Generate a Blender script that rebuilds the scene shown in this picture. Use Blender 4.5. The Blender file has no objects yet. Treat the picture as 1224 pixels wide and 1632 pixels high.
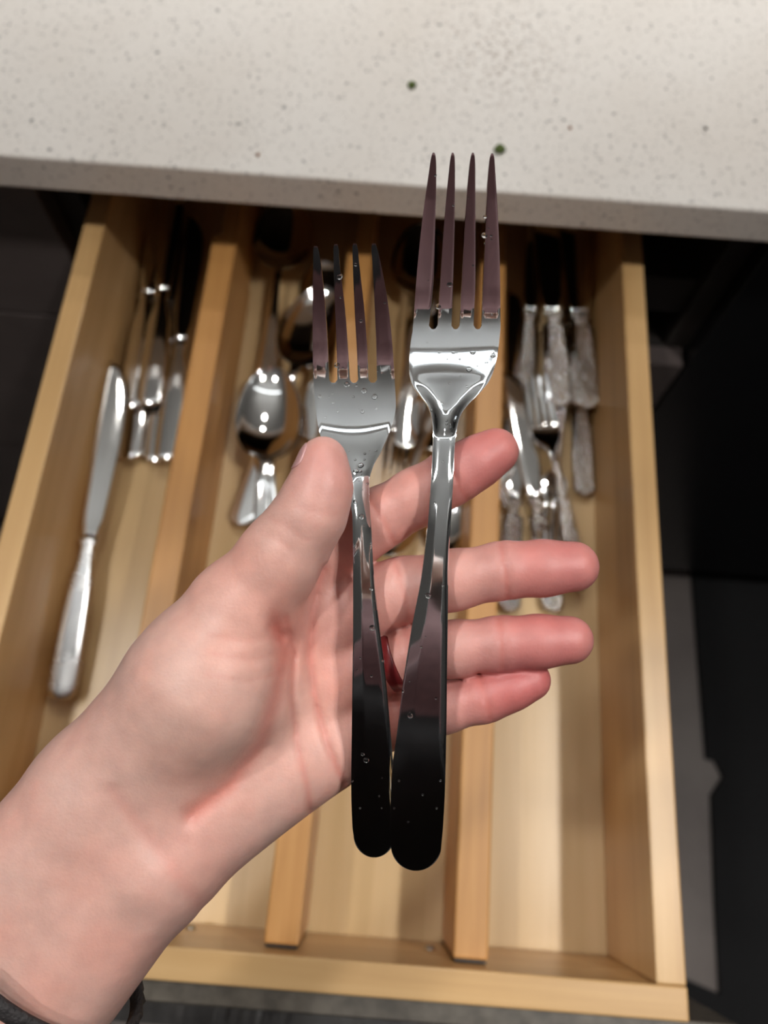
import bpy, bmesh, math, random
import numpy as np
from mathutils import Vector, Matrix

random.seed(7)
S = bpy.context.scene
COL = S.collection

# ------------------------------------------------------------------ camera
FPX = 1240.0                                   # focal length in pixels of the 1224 x 1632 frame
CAM = np.array([-0.1759, 0.0882, 0.4696])
_yaw, _pitch, _roll = -0.016, 1.1988, 0.0607
_f = np.array([math.sin(_yaw)*math.cos(_pitch), math.cos(_yaw)*math.cos(_pitch), -math.sin(_pitch)])
_r = np.array([math.cos(_yaw), -math.sin(_yaw), 0.0])
_u = np.cross(_r, _f)
RR = _r*math.cos(_roll) + _u*math.sin(_roll)
UU = -_r*math.sin(_roll) + _u*math.cos(_roll)
FW = _f
cd = bpy.data.cameras.new('camera')
cam = bpy.data.objects.new('camera', cd); COL.objects.link(cam)
M = Matrix((RR, UU, -FW)).transposed().to_4x4(); M.translation = Vector(CAM)
cam.matrix_world = M
cd.sensor_fit = 'VERTICAL'; cd.sensor_height = 36.0; cd.lens = 36.0*FPX/1632.0
cd.clip_start = 0.01
cd.dof.use_dof = True; cd.dof.focus_distance = 0.226
cd.dof.aperture_fstop = cd.lens*0.001/0.0030        # 3 mm phone aperture
S.camera = cam

# ------------------------------------------------------------------ world, exposure
w = bpy.data.worlds.new('world'); S.world = w; w.use_nodes = True
w.node_tree.nodes['Background'].inputs[0].default_value = (0.5, 0.48, 0.46, 1)
w.node_tree.nodes['Background'].inputs[1].default_value = 0.05
S.view_settings.view_transform = 'Standard'; S.view_settings.look = 'None'
S.view_settings.gamma = 1.0; S.view_settings.use_curve_mapping = False
S.view_settings.exposure = 0.18
S.cycles.use_denoising = True
S.cycles.max_bounces = 8; S.cycles.blur_glossy = 0.6; S.cycles.sample_clamp_indirect = 4.0

CEIL = 1.52
FLOOR = -0.85
# ceiling downlights: (x, y, watts)
LAMPS = [(0.50, 0.02, 7.0), (-0.75, 0.02, 5.0), (0.50, 0.42, 7.0), (-0.75, 0.42, 5.0), (-0.12, 1.05, 2.5), (-0.12, 1.45, 2.5)]
for (lx, ly, pw) in LAMPS:
    ld = bpy.data.lights.new('downlight', 'AREA'); ld.shape = 'DISK'; ld.size = 0.10; ld.energy = pw
    ld.color = (1.0, 0.965, 0.92)
    lo = bpy.data.objects.new('downlight', ld); COL.objects.link(lo); lo.location = (lx, ly, CEIL-0.012)

# ------------------------------------------------------------------ materials
def new_mat(name):
    m = bpy.data.materials.new(name); m.use_nodes = True
    return m, m.node_tree.nodes, m.node_tree.links, m.node_tree.nodes['Principled BSDF']
def setp(b, **k):
    for n, v in k.items():
        n = n.replace('_', ' ').replace('Specular IOR', 'Specular IOR')
        b.inputs[n].default_value = (v[0], v[1], v[2], 1) if isinstance(v, tuple) and len(b.inputs[n].default_value) == 4 else v
def plain(name, col, rough=0.5, **k):
    m, N, L, b = new_mat(name); setp(b, Base_Color=col, Roughness=rough, **k); return m
def ramp(N, stops):
    r = N.new('ShaderNodeValToRGB'); e = r.color_ramp.elements
    while len(e) < len(stops): e.new(0.5)
    for i, (p, c) in enumerate(stops): e[i].position = p; e[i].color = (c[0], c[1], c[2], 1)
    return r
def wood(name, c0, c1, c2, axis='Y', rough=0.35, fine=1.0, spec=0.5):
    m, N, L, b = new_mat(name)
    tc = N.new('ShaderNodeTexCoord'); mp = N.new('ShaderNodeMapping')
    sc = {'X': (3, 70, 70), 'Y': (70, 3, 70)}[axis]
    mp.inputs['Scale'].default_value = [s*fine for s in sc]
    L.new(tc.outputs['Object'], mp.inputs['Vector'])
    n1 = N.new('ShaderNodeTexNoise'); n1.inputs['Scale'].default_value = 1.0; n1.inputs['Detail'].default_value = 6; n1.inputs['Distortion'].default_value = 0.6
    L.new(mp.outputs[0], n1.inputs['Vector'])
    mp2 = N.new('ShaderNodeMapping'); mp2.inputs['Scale'].default_value = {'X': (2, 14, 14), 'Y': (14, 2, 14)}[axis]
    L.new(tc.outputs['Object'], mp2.inputs['Vector'])
    n2 = N.new('ShaderNodeTexNoise'); n2.inputs['Scale'].default_value = 1.0; n2.inputs['Detail'].default_value = 3
    L.new(mp2.outputs[0], n2.inputs['Vector'])
    mix = N.new('ShaderNodeMath'); mix.operation = 'MULTIPLY_ADD'; mix.inputs[1].default_value = 0.5
    m3 = N.new('ShaderNodeMath'); m3.operation = 'MULTIPLY'; m3.inputs[1].default_value = 0.5
    L.new(n2.outputs[0], m3.inputs[0]); L.new(n1.outputs[0], mix.inputs[0]); L.new(m3.outputs[0], mix.inputs[2])
    r = ramp(N, [(0.33, c0), (0.5, c1), (0.66, c2)])
    L.new(mix.outputs[0], r.inputs[0]); L.new(r.outputs[0], b.inputs['Base Color'])
    bp = N.new('ShaderNodeBump'); bp.inputs['Strength'].default_value = 0.08; bp.inputs['Distance'].default_value = 0.0006
    L.new(n1.outputs[0], bp.inputs['Height']); L.new(bp.outputs[0], b.inputs['Normal'])
    setp(b, Roughness=rough, Specular_IOR_Level=spec)
    return m

MAT = {}
MAT['maple_y'] = wood('maple_along', (0.45, 0.265, 0.105), (0.57, 0.355, 0.155), (0.65, 0.43, 0.205), 'Y')
MAT['maple_x'] = wood('maple_across', (0.45, 0.265, 0.105), (0.57, 0.355, 0.155), (0.65, 0.43, 0.205), 'X')
MAT['ply'] = wood('drawer_bottom', (0.47, 0.32, 0.155), (0.57, 0.40, 0.205), (0.65, 0.47, 0.26), 'Y', rough=0.28)
MAT['bamboo'] = wood('bamboo', (0.40, 0.18, 0.05), (0.54, 0.27, 0.085), (0.66, 0.36, 0.13), 'Y', rough=0.4, fine=1.4)

def metal(name, base, rough, hammered=False, smudge=True):
    m, N, L, b = new_mat(name); setp(b, Base_Color=base, Metallic=1.0, Roughness=rough)
    tc = N.new('ShaderNodeTexCoord')
    if smudge:
        n = N.new('ShaderNodeTexNoise'); n.inputs['Scale'].default_value = 60; n.inputs['Detail'].default_value = 4
        L.new(tc.outputs['Object'], n.inputs['Vector'])
        mr = N.new('ShaderNodeMapRange'); mr.inputs[1].default_value = 0.35; mr.inputs[2].default_value = 0.75
        mr.inputs[3].default_value = rough*0.75; mr.inputs[4].default_value = rough*1.5
        L.new(n.outputs[0], mr.inputs[0]); L.new(mr.outputs[0], b.inputs['Roughness'])
    if hammered:
        v = N.new('ShaderNodeTexVoronoi'); v.inputs['Scale'].default_value = 330
        L.new(tc.outputs['Object'], v.inputs['Vector'])
        n = N.new('ShaderNodeTexNoise'); n.inputs['Scale'].default_value = 600; n.inputs['Detail'].default_value = 3
        L.new(tc.outputs['Object'], n.inputs['Vector'])
        ad = N.new('ShaderNodeMath'); ad.operation = 'ADD'
        L.new(v.outputs['Distance'], ad.inputs[0]); L.new(n.outputs[0], ad.inputs[1])
        bp = N.new('ShaderNodeBump'); bp.inputs['Strength'].default_value = 0.9; bp.inputs['Distance'].default_value = 0.0016
        L.new(ad.outputs[0], bp.inputs['Height']); L.new(bp.outputs[0], b.inputs['Normal'])
    return m
MAT['steel'] = metal('polished_steel', (0.83, 0.83, 0.82), 0.055)
MAT['steel_held'] = metal('mirror_steel', (0.77, 0.80, 0.82), 0.05)
MAT['steel_satin'] = metal('satin_steel', (0.72, 0.72, 0.72), 0.24)
MAT['steel_hammered'] = metal('embossed_steel', (0.52, 0.49, 0.46), 0.13, hammered=True)
MAT['water'] = plain('water', (1, 1, 1), 0.02, Transmission_Weight=1.0, IOR=1.33)

def quartz():
    m, N, L, b = new_mat('speckled_quartz')
    tc = N.new('ShaderNodeTexCoord'); base = N.new('ShaderNodeRGB'); base.outputs[0].default_value = (0.74, 0.71, 0.675, 1)
    cur = base.outputs[0]
    def mixin(fac, col):
        nonlocal cur
        mx = N.new('ShaderNodeMix'); mx.data_type = 'RGBA'
        L.new(fac, mx.inputs[0]); L.new(cur, mx.inputs[6]); mx.inputs[7].default_value = (*col, 1); cur = mx.outputs[2]
    def specks(scale, radius, keep, soft=0.35):
        v = N.new('ShaderNodeTexVoronoi'); v.inputs['Scale'].default_value = scale
        wob = N.new('ShaderNodeTexNoise'); wob.inputs['Scale'].default_value = scale*1.5; wob.inputs['Detail'].default_value = 2
        vm = N.new('ShaderNodeVectorMath'); vm.operation = 'SCALE'; vm.inputs['Scale'].default_value = 0.5/scale
        va = N.new('ShaderNodeVectorMath'); va.operation = 'ADD'
        L.new(tc.outputs['Object'], wob.inputs['Vector']); L.new(wob.outputs['Color'], vm.inputs[0])
        L.new(tc.outputs['Object'], va.inputs[0]); L.new(vm.outputs[0], va.inputs[1]); L.new(va.outputs[0], v.inputs['Vector'])
        mr = N.new('ShaderNodeMapRange'); mr.inputs[1].default_value = radius; mr.inputs[2].default_value = radius*soft
        mr.inputs[3].default_value = 0; mr.inputs[4].default_value = 1
        L.new(v.outputs['Distance'], mr.inputs[0])
        sp = N.new('ShaderNodeSeparateColor'); L.new(v.outputs['Color'], sp.inputs[0])
        lt = N.new('ShaderNodeMath'); lt.operation = 'LESS_THAN'; lt.inputs[1].default_value = keep
        L.new(sp.outputs[0], lt.inputs[0])
        mu = N.new('ShaderNodeMath'); mu.operation = 'MULTIPLY'; L.new(mr.outputs[0], mu.inputs[0]); L.new(lt.outputs[0], mu.inputs[1])
        m2 = N.new('ShaderNodeMath'); m2.operation = 'MULTIPLY'; L.new(mu.outputs[0], m2.inputs[0]); L.new(sp.outputs[1], m2.inputs[1])
        return m2.outputs[0]
    n = N.new('ShaderNodeTexNoise'); n.inputs['Scale'].default_value = 9; n.inputs['Detail'].default_value = 3
    L.new(tc.outputs['Object'], n.inputs['Vector'])
    mr = N.new('ShaderNodeMapRange'); mr.inputs[1].default_value = 0.4; mr.inputs[2].default_value = 0.75; mr.inputs[4].default_value = 0.35
    L.new(n.outputs[0], mr.inputs[0]); mixin(mr.outputs[0], (0.60, 0.54, 0.48))
    mixin(specks(520, 0.45, 0.40), (0.30, 0.28, 0.26))
    mixin(specks(300, 0.42, 0.22), (0.16, 0.15, 0.15))
    mixin(specks(170, 0.33, 0.10), (0.09, 0.09, 0.095))
    # peppery smudge on the worktop
    vd = N.new('ShaderNodeVectorMath'); vd.operation = 'DISTANCE'; vd.inputs[1].default_value = (-0.125, 0.592, 0.079)
    L.new(tc.outputs['Object'], vd.inputs[0])
    mk = N.new('ShaderNodeMapRange'); mk.inputs[1].default_value = 0.07; mk.inputs[2].default_value = 0.0
    L.new(vd.outputs['Value'], mk.inputs[0])
    s = specks(330, 0.62, 0.75)
    mu = N.new('ShaderNodeMath'); mu.operation = 'MULTIPLY'; L.new(s, mu.inputs[0]); L.new(mk.outputs[0], mu.inputs[1])
    mixin(mu.outputs[0], (0.20, 0.13, 0.095))
    L.new(cur, b.inputs['Base Color']); setp(b, Roughness=0.32)
    return m
MAT['quartz'] = quartz()

def noisy(name, c0, c1, scale, rough, bump=0.0, dist=0.001):
    m, N, L, b = new_mat(name)
    tc = N.new('ShaderNodeTexCoord'); n = N.new('ShaderNodeTexNoise'); n.inputs['Scale'].default_value = scale; n.inputs['Detail'].default_value = 5
    L.new(tc.outputs['Object'], n.inputs['Vector']); r = ramp(N, [(0.35, c0), (0.65, c1)])
    L.new(n.outputs[0], r.inputs[0]); L.new(r.outputs[0], b.inputs['Base Color']); setp(b, Roughness=rough)
    if bump:
        bp = N.new('ShaderNodeBump'); bp.inputs['Strength'].default_value = bump; bp.inputs['Distance'].default_value = dist
        L.new(n.outputs[0], bp.inputs['Height']); L.new(bp.outputs[0], b.inputs['Normal'])
    return m
MAT['lacquer'] = noisy('dark_cabinet_front', (0.095, 0.076, 0.072), (0.120, 0.097, 0.093), 12, 0.4)
MAT['gloss_black'] = noisy('black_appliance', (0.004, 0.004, 0.005), (0.006, 0.006, 0.007), 8, 0.25)
MAT['front_edge'] = noisy('dark_front_edge', (0.06, 0.052, 0.042), (0.12, 0.105, 0.085), 90, 0.4, 0.2)
MAT['front_black'] = noisy('black_front_veneer', (0.006, 0.005, 0.005), (0.014, 0.012, 0.011), 120, 0.5, 0.3)
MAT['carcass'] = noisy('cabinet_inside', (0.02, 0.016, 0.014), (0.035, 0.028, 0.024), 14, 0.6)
MAT['floor'] = noisy('grey_floor', (0.15, 0.125, 0.115), (0.22, 0.19, 0.175), 6, 0.5)
MAT['mat'] = noisy('black_floor_mat', (0.004, 0.004, 0.005), (0.009, 0.009, 0.010), 300, 0.9, 0.4)
MAT['ceiling'] = noisy('ceiling_paint', (0.82, 0.83, 0.82), (0.85, 0.86, 0.85), 3, 0.9)
MAT['wall'] = noisy('wall_paint', (0.20, 0.20, 0.20), (0.23, 0.23, 0.23), 3, 0.85)
MAT['wall_dark'] = noisy('wall_blue_grey', (0.07, 0.085, 0.12), (0.085, 0.10, 0.14), 3, 0.7)
MAT['shirt'] = noisy('maroon_knit', (0.095, 0.040, 0.044), (0.14, 0.062, 0.066), 180, 0.9, 0.4)
N_ = MAT['shirt'].node_tree.nodes; L_ = MAT['shirt'].node_tree.links          # invented split: maroon above, black below so the fork handles mirror dark
g_ = N_.new('ShaderNodeNewGeometry'); x_ = N_.new('ShaderNodeSeparateXYZ'); L_.new(g_.outputs['Position'], x_.inputs[0])
q_ = N_.new('ShaderNodeMath'); q_.operation = 'GREATER_THAN'; q_.inputs[1].default_value = 0.455; L_.new(x_.outputs[2], q_.inputs[0])
k_ = N_.new('ShaderNodeMix'); k_.data_type = 'RGBA'; k_.inputs[6].default_value = (0.008, 0.006, 0.007, 1)
L_.new(q_.outputs[0], k_.inputs[0]); L_.new(N_['Color Ramp'].outputs[0], k_.inputs[7]); L_.new(k_.outputs[2], N_['Principled BSDF'].inputs['Base Color'])
MAT['trousers'] = noisy('black_denim', (0.006, 0.006, 0.008), (0.012, 0.012, 0.014), 250, 0.9, 0.3)
MAT['hair'] = noisy('dark_hair', (0.010, 0.007, 0.005), (0.024, 0.016, 0.011), 90, 0.5, 0.5)
MAT['ring'] = plain('red_enamel', (0.14, 0.012, 0.014), 0.22, Coat_Weight=0.6)
MAT['band'] = noisy('black_woven_band', (0.006, 0.005, 0.006), (0.02, 0.017, 0.018), 700, 0.7, 0.8)
MAT['herb'] = noisy('green_herb', (0.035, 0.06, 0.006), (0.10, 0.14, 0.022), 600, 0.7, 0.6)
MAT['spice'] = noisy('orange_spice', (0.20, 0.07, 0.02), (0.34, 0.15, 0.06), 800, 0.8, 0.5)
MAT['screw'] = metal('zinc', (0.55, 0.55, 0.52), 0.3)
MAT['trim_white'] = plain('white_trim', (0.7, 0.7, 0.68), 0.5)
me_, N_, L_, b_ = new_mat('lamp_glow'); setp(b_, Base_Color=(0.9, 0.9, 0.9), Emission_Color=(1.0, 0.95, 0.88), Emission_Strength=18.0); MAT['glow'] = me_
me_, N_, L_, b_ = new_mat('strip_glow'); setp(b_, Base_Color=(0.9, 0.9, 0.9), Emission_Color=(0.93, 0.97, 1.0), Emission_Strength=4.0); MAT['strip'] = me_
me_, N_, L_, b_ = new_mat('ceiling_fill_glow'); setp(b_, Base_Color=(0.9, 0.9, 0.9), Emission_Color=(0.95, 0.97, 1.0), Emission_Strength=2.6); MAT['ceiling_fill'] = me_  # added glow, brightens the ceiling that the steel mirrors

def skin_mat(name, use_attr=True, nail=False):
    m, N, L, b = new_mat(name)
    if use_attr:
        at = N.new('ShaderNodeAttribute'); at.attribute_name = 'tone'
        tc = N.new('ShaderNodeTexCoord'); n = N.new('ShaderNodeTexNoise'); n.inputs['Scale'].default_value = 170; n.inputs['Detail'].default_value = 4
        L.new(tc.outputs['Object'], n.inputs['Vector'])
        mr = N.new('ShaderNodeMapRange'); mr.inputs[1].default_value = 0.3; mr.inputs[2].default_value = 0.7; mr.inputs[3].default_value = 0.93; mr.inputs[4].default_value = 1.06
        L.new(n.outputs[0], mr.inputs[0])
        nb = N.new('ShaderNodeTexNoise'); nb.inputs['Scale'].default_value = 48; nb.inputs['Detail'].default_value = 3
        L.new(tc.outputs['Object'], nb.inputs['Vector']); rb = ramp(N, [(0.32, (1.05, 0.96, 0.94)), (0.5, (1, 1, 1)), (0.68, (0.95, 1.0, 1.01))]); L.new(nb.outputs[0], rb.inputs[0])
        mb = N.new('ShaderNodeVectorMath'); mb.operation = 'MULTIPLY'; L.new(at.outputs['Color'], mb.inputs[0]); L.new(rb.outputs[0], mb.inputs[1])
        mx = N.new('ShaderNodeVectorMath'); mx.operation = 'SCALE'
        L.new(mb.outputs[0], mx.inputs[0]); L.new(mr.outputs[0], mx.inputs['Scale']); L.new(mx.outputs[0], b.inputs['Base Color'])
        n2 = N.new('ShaderNodeTexNoise'); n2.inputs['Scale'].default_value = 1100; n2.inputs['Detail'].default_value = 3
        L.new(tc.outputs['Object'], n2.inputs['Vector'])
        bp = N.new('ShaderNodeBump'); bp.inputs['Strength'].default_value = 0.22; bp.inputs['Distance'].default_value = 0.0004
        L.new(n2.outputs[0], bp.inputs['Height']); L.new(bp.outputs[0], b.inputs['Normal'])
    else:
        b.inputs['Base Color'].default_value = (0.50, 0.26, 0.26, 1) if nail else (0.58, 0.36, 0.29, 1)
    setp(b, Roughness=0.25 if nail else 0.47, Subsurface_Weight=0.25, Subsurface_Scale=0.004, Subsurface_Radius=(1.0, 0.35, 0.2))
    return m
MAT['skin'] = skin_mat('skin'); MAT['nail'] = skin_mat('nail', False, True); MAT['skin_plain'] = skin_mat('skin_face', False)

# ------------------------------------------------------------------ helpers
def tag(o, label=None, cat=None, group=None, kind=None):
    if label: o['label'] = label
    if cat: o['category'] = cat
    if group: o['group'] = group
    if kind: o['kind'] = kind
    return o
def empty(name, loc=(0, 0, 0)):
    o = bpy.data.objects.new(name, None); COL.objects.link(o); o.location = loc; o.empty_display_size = 0.02
    return o
def link(name, me, mat, parent=None, smooth=True):
    o = bpy.data.objects.new(name, me); COL.objects.link(o)
    if mat is not None and not me.materials: me.materials.append(mat)
    if smooth: me.polygons.foreach_set('use_smooth', [True]*len(me.polygons))
    if parent is not None: o.parent = parent
    return o
def bm_obj(name, bm, mat, parent=None, smooth=False):
    me = bpy.data.meshes.new(name); bm.normal_update(); bm.to_mesh(me); bm.free()
    return link(name, me, mat, parent, smooth)
def box(name, lo, hi, mat, parent=None, bev=0.0, seg=2):
    bm = bmesh.new(); bmesh.ops.create_cube(bm, size=1)
    for v in bm.verts:
        for i in range(3): v.co[i] = lo[i] + (v.co[i]+0.5)*(hi[i]-lo[i])
    if bev: bmesh.ops.bevel(bm, geom=bm.edges[:], offset=bev, segments=seg, affect='EDGES', profile=0.5)
    return bm_obj(name, bm, mat, parent)
def struct(o): o['kind'] = 'structure'; return o
def pix(px, py, d):                               # point seen at that pixel of the photograph, d metres in front of the lens plane
    px = np.asarray(px, float); py = np.asarray(py, float); d = np.asarray(d, float)
    q = CAM + (RR*((px-612)/FPX*d)[..., None] - UU*((py-816)/FPX*d)[..., None] + FW*d[..., None])
    return q
def pix_z(px, py, z):                             # point at height z seen at that pixel
    v = RR*(px-612)/FPX - UU*(py-816)/FPX + FW
    return CAM + v*(z-CAM[2])/v[2]
def pchip(xs, ys):
    xs = np.array(xs, float); ys = np.array(ys, float); h = np.diff(xs); dl = np.diff(ys)/h
    m = np.zeros_like(xs)
    for i in range(1, len(xs)-1):
        if dl[i-1]*dl[i] > 0:
            a = 2*h[i]+h[i-1]; b = h[i]+2*h[i-1]; m[i] = (a+b)/(a/dl[i-1]+b/dl[i])
    m[0] = dl[0]; m[-1] = dl[-1]
    def f(x):
        x = np.clip(np.asarray(x, float), xs[0], xs[-1]); i = np.clip(np.searchsorted(xs, x)-1, 0, len(h)-1)
        t = (x-xs[i])/h[i]
        return (2*t**3-3*t**2+1)*ys[i]+(t**3-2*t**2+t)*h[i]*m[i]+(-2*t**3+3*t**2)*ys[i+1]+(t**3-t**2)*h[i]*m[i+1]
    return f

def solid(P, N, T, faces, bev=0.3, seg=2):
    """thin solid: points P with unit normals N (front side), thickness T per point; returns a bmesh with rounded rims"""
    n = len(P); T = np.broadcast_to(np.asarray(T, float), (n,))
    bm = bmesh.new()
    top = [bm.verts.new(p) for p in P+N*(T*0.5)[:, None]]; bot = [bm.verts.new(p) for p in P-N*(T*0.5)[:, None]]
    cnt = {}
    for f in faces:
        for a, b in zip(f, f[1:]+f[:1]):
            cnt.setdefault((min(a, b), max(a, b)), []).append((a, b))
    for f in faces:
        bm.faces.new([top[i] for i in f]); bm.faces.new([bot[i] for i in reversed(f)])
    for k, v in cnt.items():
        if len(v) == 1:
            a, b = v[0]
            bm.faces.new([top[b], top[a], bot[a], bot[b]])
    bmesh.ops.remove_doubles(bm, verts=bm.verts[:], dist=1e-7)
    bmesh.ops.recalc_face_normals(bm, faces=bm.faces[:])
    bm.normal_update()
    if bev:
        es = [e for e in bm.edges if len(e.link_faces) == 2 and e.calc_face_angle(0) > 1.0]
        bmesh.ops.bevel(bm, geom=es, offset=float(T.min())*bev, segments=seg, affect='EDGES', profile=0.5, clamp_overlap=True)
    return bm
def split_mesh(bm, names, mats, parent, which):
    """cut one smooth bmesh into named part meshes that keep the normals of the whole (no seam shows)"""
    bm.normal_update()
    me = bpy.data.meshes.new('whole'); bm.to_mesh(me)
    nv = len(me.vertices); nor = np.zeros(nv*3, np.float32)
    me.polygons.foreach_set('use_smooth', [True]*len(me.polygons))
    me.vertex_normals.foreach_get('vector', nor); nor = nor.reshape(-1, 3)
    co = np.zeros(nv*3, np.float32); me.vertices.foreach_get('co', co); co = co.reshape(-1, 3)
    polys = [list(p.vertices) for p in me.polygons]
    grp = [which(co[p].mean(0)) for p in polys]
    out = []
    for k, nm in enumerate(names):
        fs = [p for p, g in zip(polys, grp) if g == k]
        if not fs: continue
        ids = sorted({i for f in fs for i in f}); mp = {i: j for j, i in enumerate(ids)}
        m2 = bpy.data.meshes.new(nm); m2.from_pydata(co[ids].tolist(), [], [[mp[i] for i in f] for f in fs]); m2.update()
        m2.polygons.foreach_set('use_smooth', [True]*len(m2.polygons))
        m2.normals_split_custom_set_from_vertices(nor[ids].tolist())
        out.append(link(nm, m2, mats[k], parent, smooth=False))
    bpy.data.meshes.remove(me); bm.free()
    return out
def copy_tree(o, parent=None):
    c = o.copy(); COL.objects.link(c)
    if parent is not None: c.parent = parent
    for ch in list(o.children): copy_tree(ch, c)
    return c

# ------------------------------------------------------------------ room shell
RX0, RX1, RY0, RY1 = -2.6, 2.4, -2.2, 2.9
struct(box('floor', (RX0, RY0, FLOOR-0.05), (RX1, RY1, FLOOR), MAT['floor']))
struct(box('ceiling', (RX0, RY0, CEIL), (RX1, RY1, CEIL+0.05), MAT['ceiling']))
struct(box('wall_left', (RX0-0.1, RY0, FLOOR), (RX0, RY1, CEIL), MAT['wall']))
struct(box('wall_right', (RX1, RY0, FLOOR), (RX1+0.1, RY1, CEIL), MAT['wall']))
struct(box('wall_front', (RX0, RY0-0.1, FLOOR), (RX1, RY0, CEIL), MAT['wall']))
struct(box('wall_back', (RX0, RY1, FLOOR), (RX1, RY1+0.1, CEIL), MAT['wall_dark']))

def ring_bm(R, r, z0, z1, n=40):
    bm = bmesh.new(); prof = [(r, z1), (r, z0), (R, z0), (R, z1)]
    loops = [[bm.verts.new((a*math.cos(t), a*math.sin(t), z)) for a, z in prof] for t in [2*math.pi*k/n for k in range(n)]]
    for k in range(n):
        A, B = loops[k], loops[(k+1) % n]
        for j in range(4): bm.faces.new([A[j], A[(j+1) % 4], B[(j+1) % 4], B[j]])
    bmesh.ops.recalc_face_normals(bm, faces=bm.faces[:])
    return bm
where = ['right of the drawer, above its front', 'left of the drawer, above its front', 'right of the drawer, above the worktop edge',
         'left of the drawer, above the worktop edge', 'over the worktop, nearer of the middle pair', 'over the worktop, farther of the middle pair']
for (lx, ly, pw), wh in zip(LAMPS, where):
    e = tag(empty('ceiling_lamp', (lx, ly, CEIL)), 'round recessed white ceiling lamp '+wh, 'lamp', 'recessed ceiling lamps')
    bm_obj('lamp_trim', ring_bm(0.075, 0.056, -0.014, 0.0), MAT['trim_white'], e)
    bm = bmesh.new(); bmesh.ops.create_circle(bm, cap_ends=True, radius=0.0555, segments=40)
    for v in bm.verts: v.co.z = -0.004
    bmesh.ops.recalc_face_normals(bm, faces=bm.faces[:])
    bm_obj('lamp_glass', bm, MAT['glow'], e)
e = tag(empty('added_lamp', (-0.15, 0.42, CEIL)), 'added linear lamp over the worktop edge, lit upward and downward', 'lamp')  # added: strip for the streaks on the forks, upper panel to brighten the ceiling
PZ = -0.42
box('lamp_housing', (-0.9, -0.05, PZ), (0.9, 0.05, PZ+0.03), MAT['trim_white'], e, 0.003)
box('lamp_diffuser', (-0.88, -0.011, PZ-0.004), (0.88, 0.011, PZ-0.0005), MAT['strip'], e, 0.001)
box('added_uplight', (-0.88, -0.040, PZ+0.0305), (0.88, 0.040, PZ+0.034), MAT['ceiling_fill'], e, 0.001)
for sx in (-0.7, 0.7): box('lamp_rod', (sx-0.004, -0.004, PZ+0.0342), (sx+0.004, 0.004, -0.0002), MAT['trim_white'], e)

# ------------------------------------------------------------------ worktop and cabinets
CY, ZB, ZT = 0.4678, 0.050, 0.0792
e = tag(box('countertop', (-1.25, CY, ZB), (1.15, 1.18, ZT), MAT['quartz'], None, 0.0022, 3), 'white speckled quartz worktop with a thick square front edge above the drawer', 'countertop')
FY = 0.4978                                        # plane of the cabinet fronts
def cabinet(label, x0, x1, mat, gaps, knob=False):
    c = tag(empty('base_cabinet', ((x0+x1)/2, FY, FLOOR)), label, 'cabinet'); ox = (x0+x1)/2
    L = lambda a, b: ((a[0]-ox, a[1]-FY, a[2]-FLOOR), (b[0]-ox, b[1]-FY, b[2]-FLOOR))
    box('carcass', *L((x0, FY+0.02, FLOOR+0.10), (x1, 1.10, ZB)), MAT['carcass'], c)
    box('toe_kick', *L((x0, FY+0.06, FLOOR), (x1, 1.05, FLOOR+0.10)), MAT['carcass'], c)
    for z0, z1, nm in gaps:
        box(nm, *L((x0+0.0015, FY, z0), (x1-0.0015, FY+0.02, z1)), mat, c, 0.001, 1)
    return c
cabinet('dark brown cabinet with flat drawer fronts left of the open drawer', -1.15, -0.4520, MAT['lacquer'],
        [(-0.1425, 0.030, 'drawer_front'), (-0.44, -0.1460, 'drawer_front'), (-0.74, -0.4435, 'drawer_front')])
cabinet('glossy black cabinet right of the open drawer', 0.0890, 1.05, MAT['gloss_black'], [(-0.74, 0.030, 'door')])
# the cabinet the drawer slides out of: open box plus a lower front
c = tag(empty('base_cabinet', (-0.18, FY, FLOOR)), 'dark open cabinet bay behind the pulled out drawer', 'cabinet')
def bx(nm, a, b, mat): box(nm, (a[0]+0.18, a[1]-FY, a[2]-FLOOR), (b[0]+0.18, b[1]-FY, b[2]-FLOOR), mat, c)
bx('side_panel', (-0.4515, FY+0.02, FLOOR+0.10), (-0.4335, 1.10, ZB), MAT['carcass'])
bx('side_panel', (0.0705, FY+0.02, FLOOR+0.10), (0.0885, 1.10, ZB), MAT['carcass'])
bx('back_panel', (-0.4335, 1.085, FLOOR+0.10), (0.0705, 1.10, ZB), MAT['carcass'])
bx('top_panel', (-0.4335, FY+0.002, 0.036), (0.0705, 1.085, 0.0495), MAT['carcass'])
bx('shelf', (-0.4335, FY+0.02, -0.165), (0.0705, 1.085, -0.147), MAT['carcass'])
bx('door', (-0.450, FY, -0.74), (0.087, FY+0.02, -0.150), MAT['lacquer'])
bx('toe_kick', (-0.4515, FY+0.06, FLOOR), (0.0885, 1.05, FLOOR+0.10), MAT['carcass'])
bx('runner', (-0.4335, FY+0.03, -0.110), (-0.4215, 1.05, -0.065), MAT['screw'])
bx('runner', (0.0015, FY+0.03, -0.110), (0.0705, 1.05, -0.065), MAT['carcass'])

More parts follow.
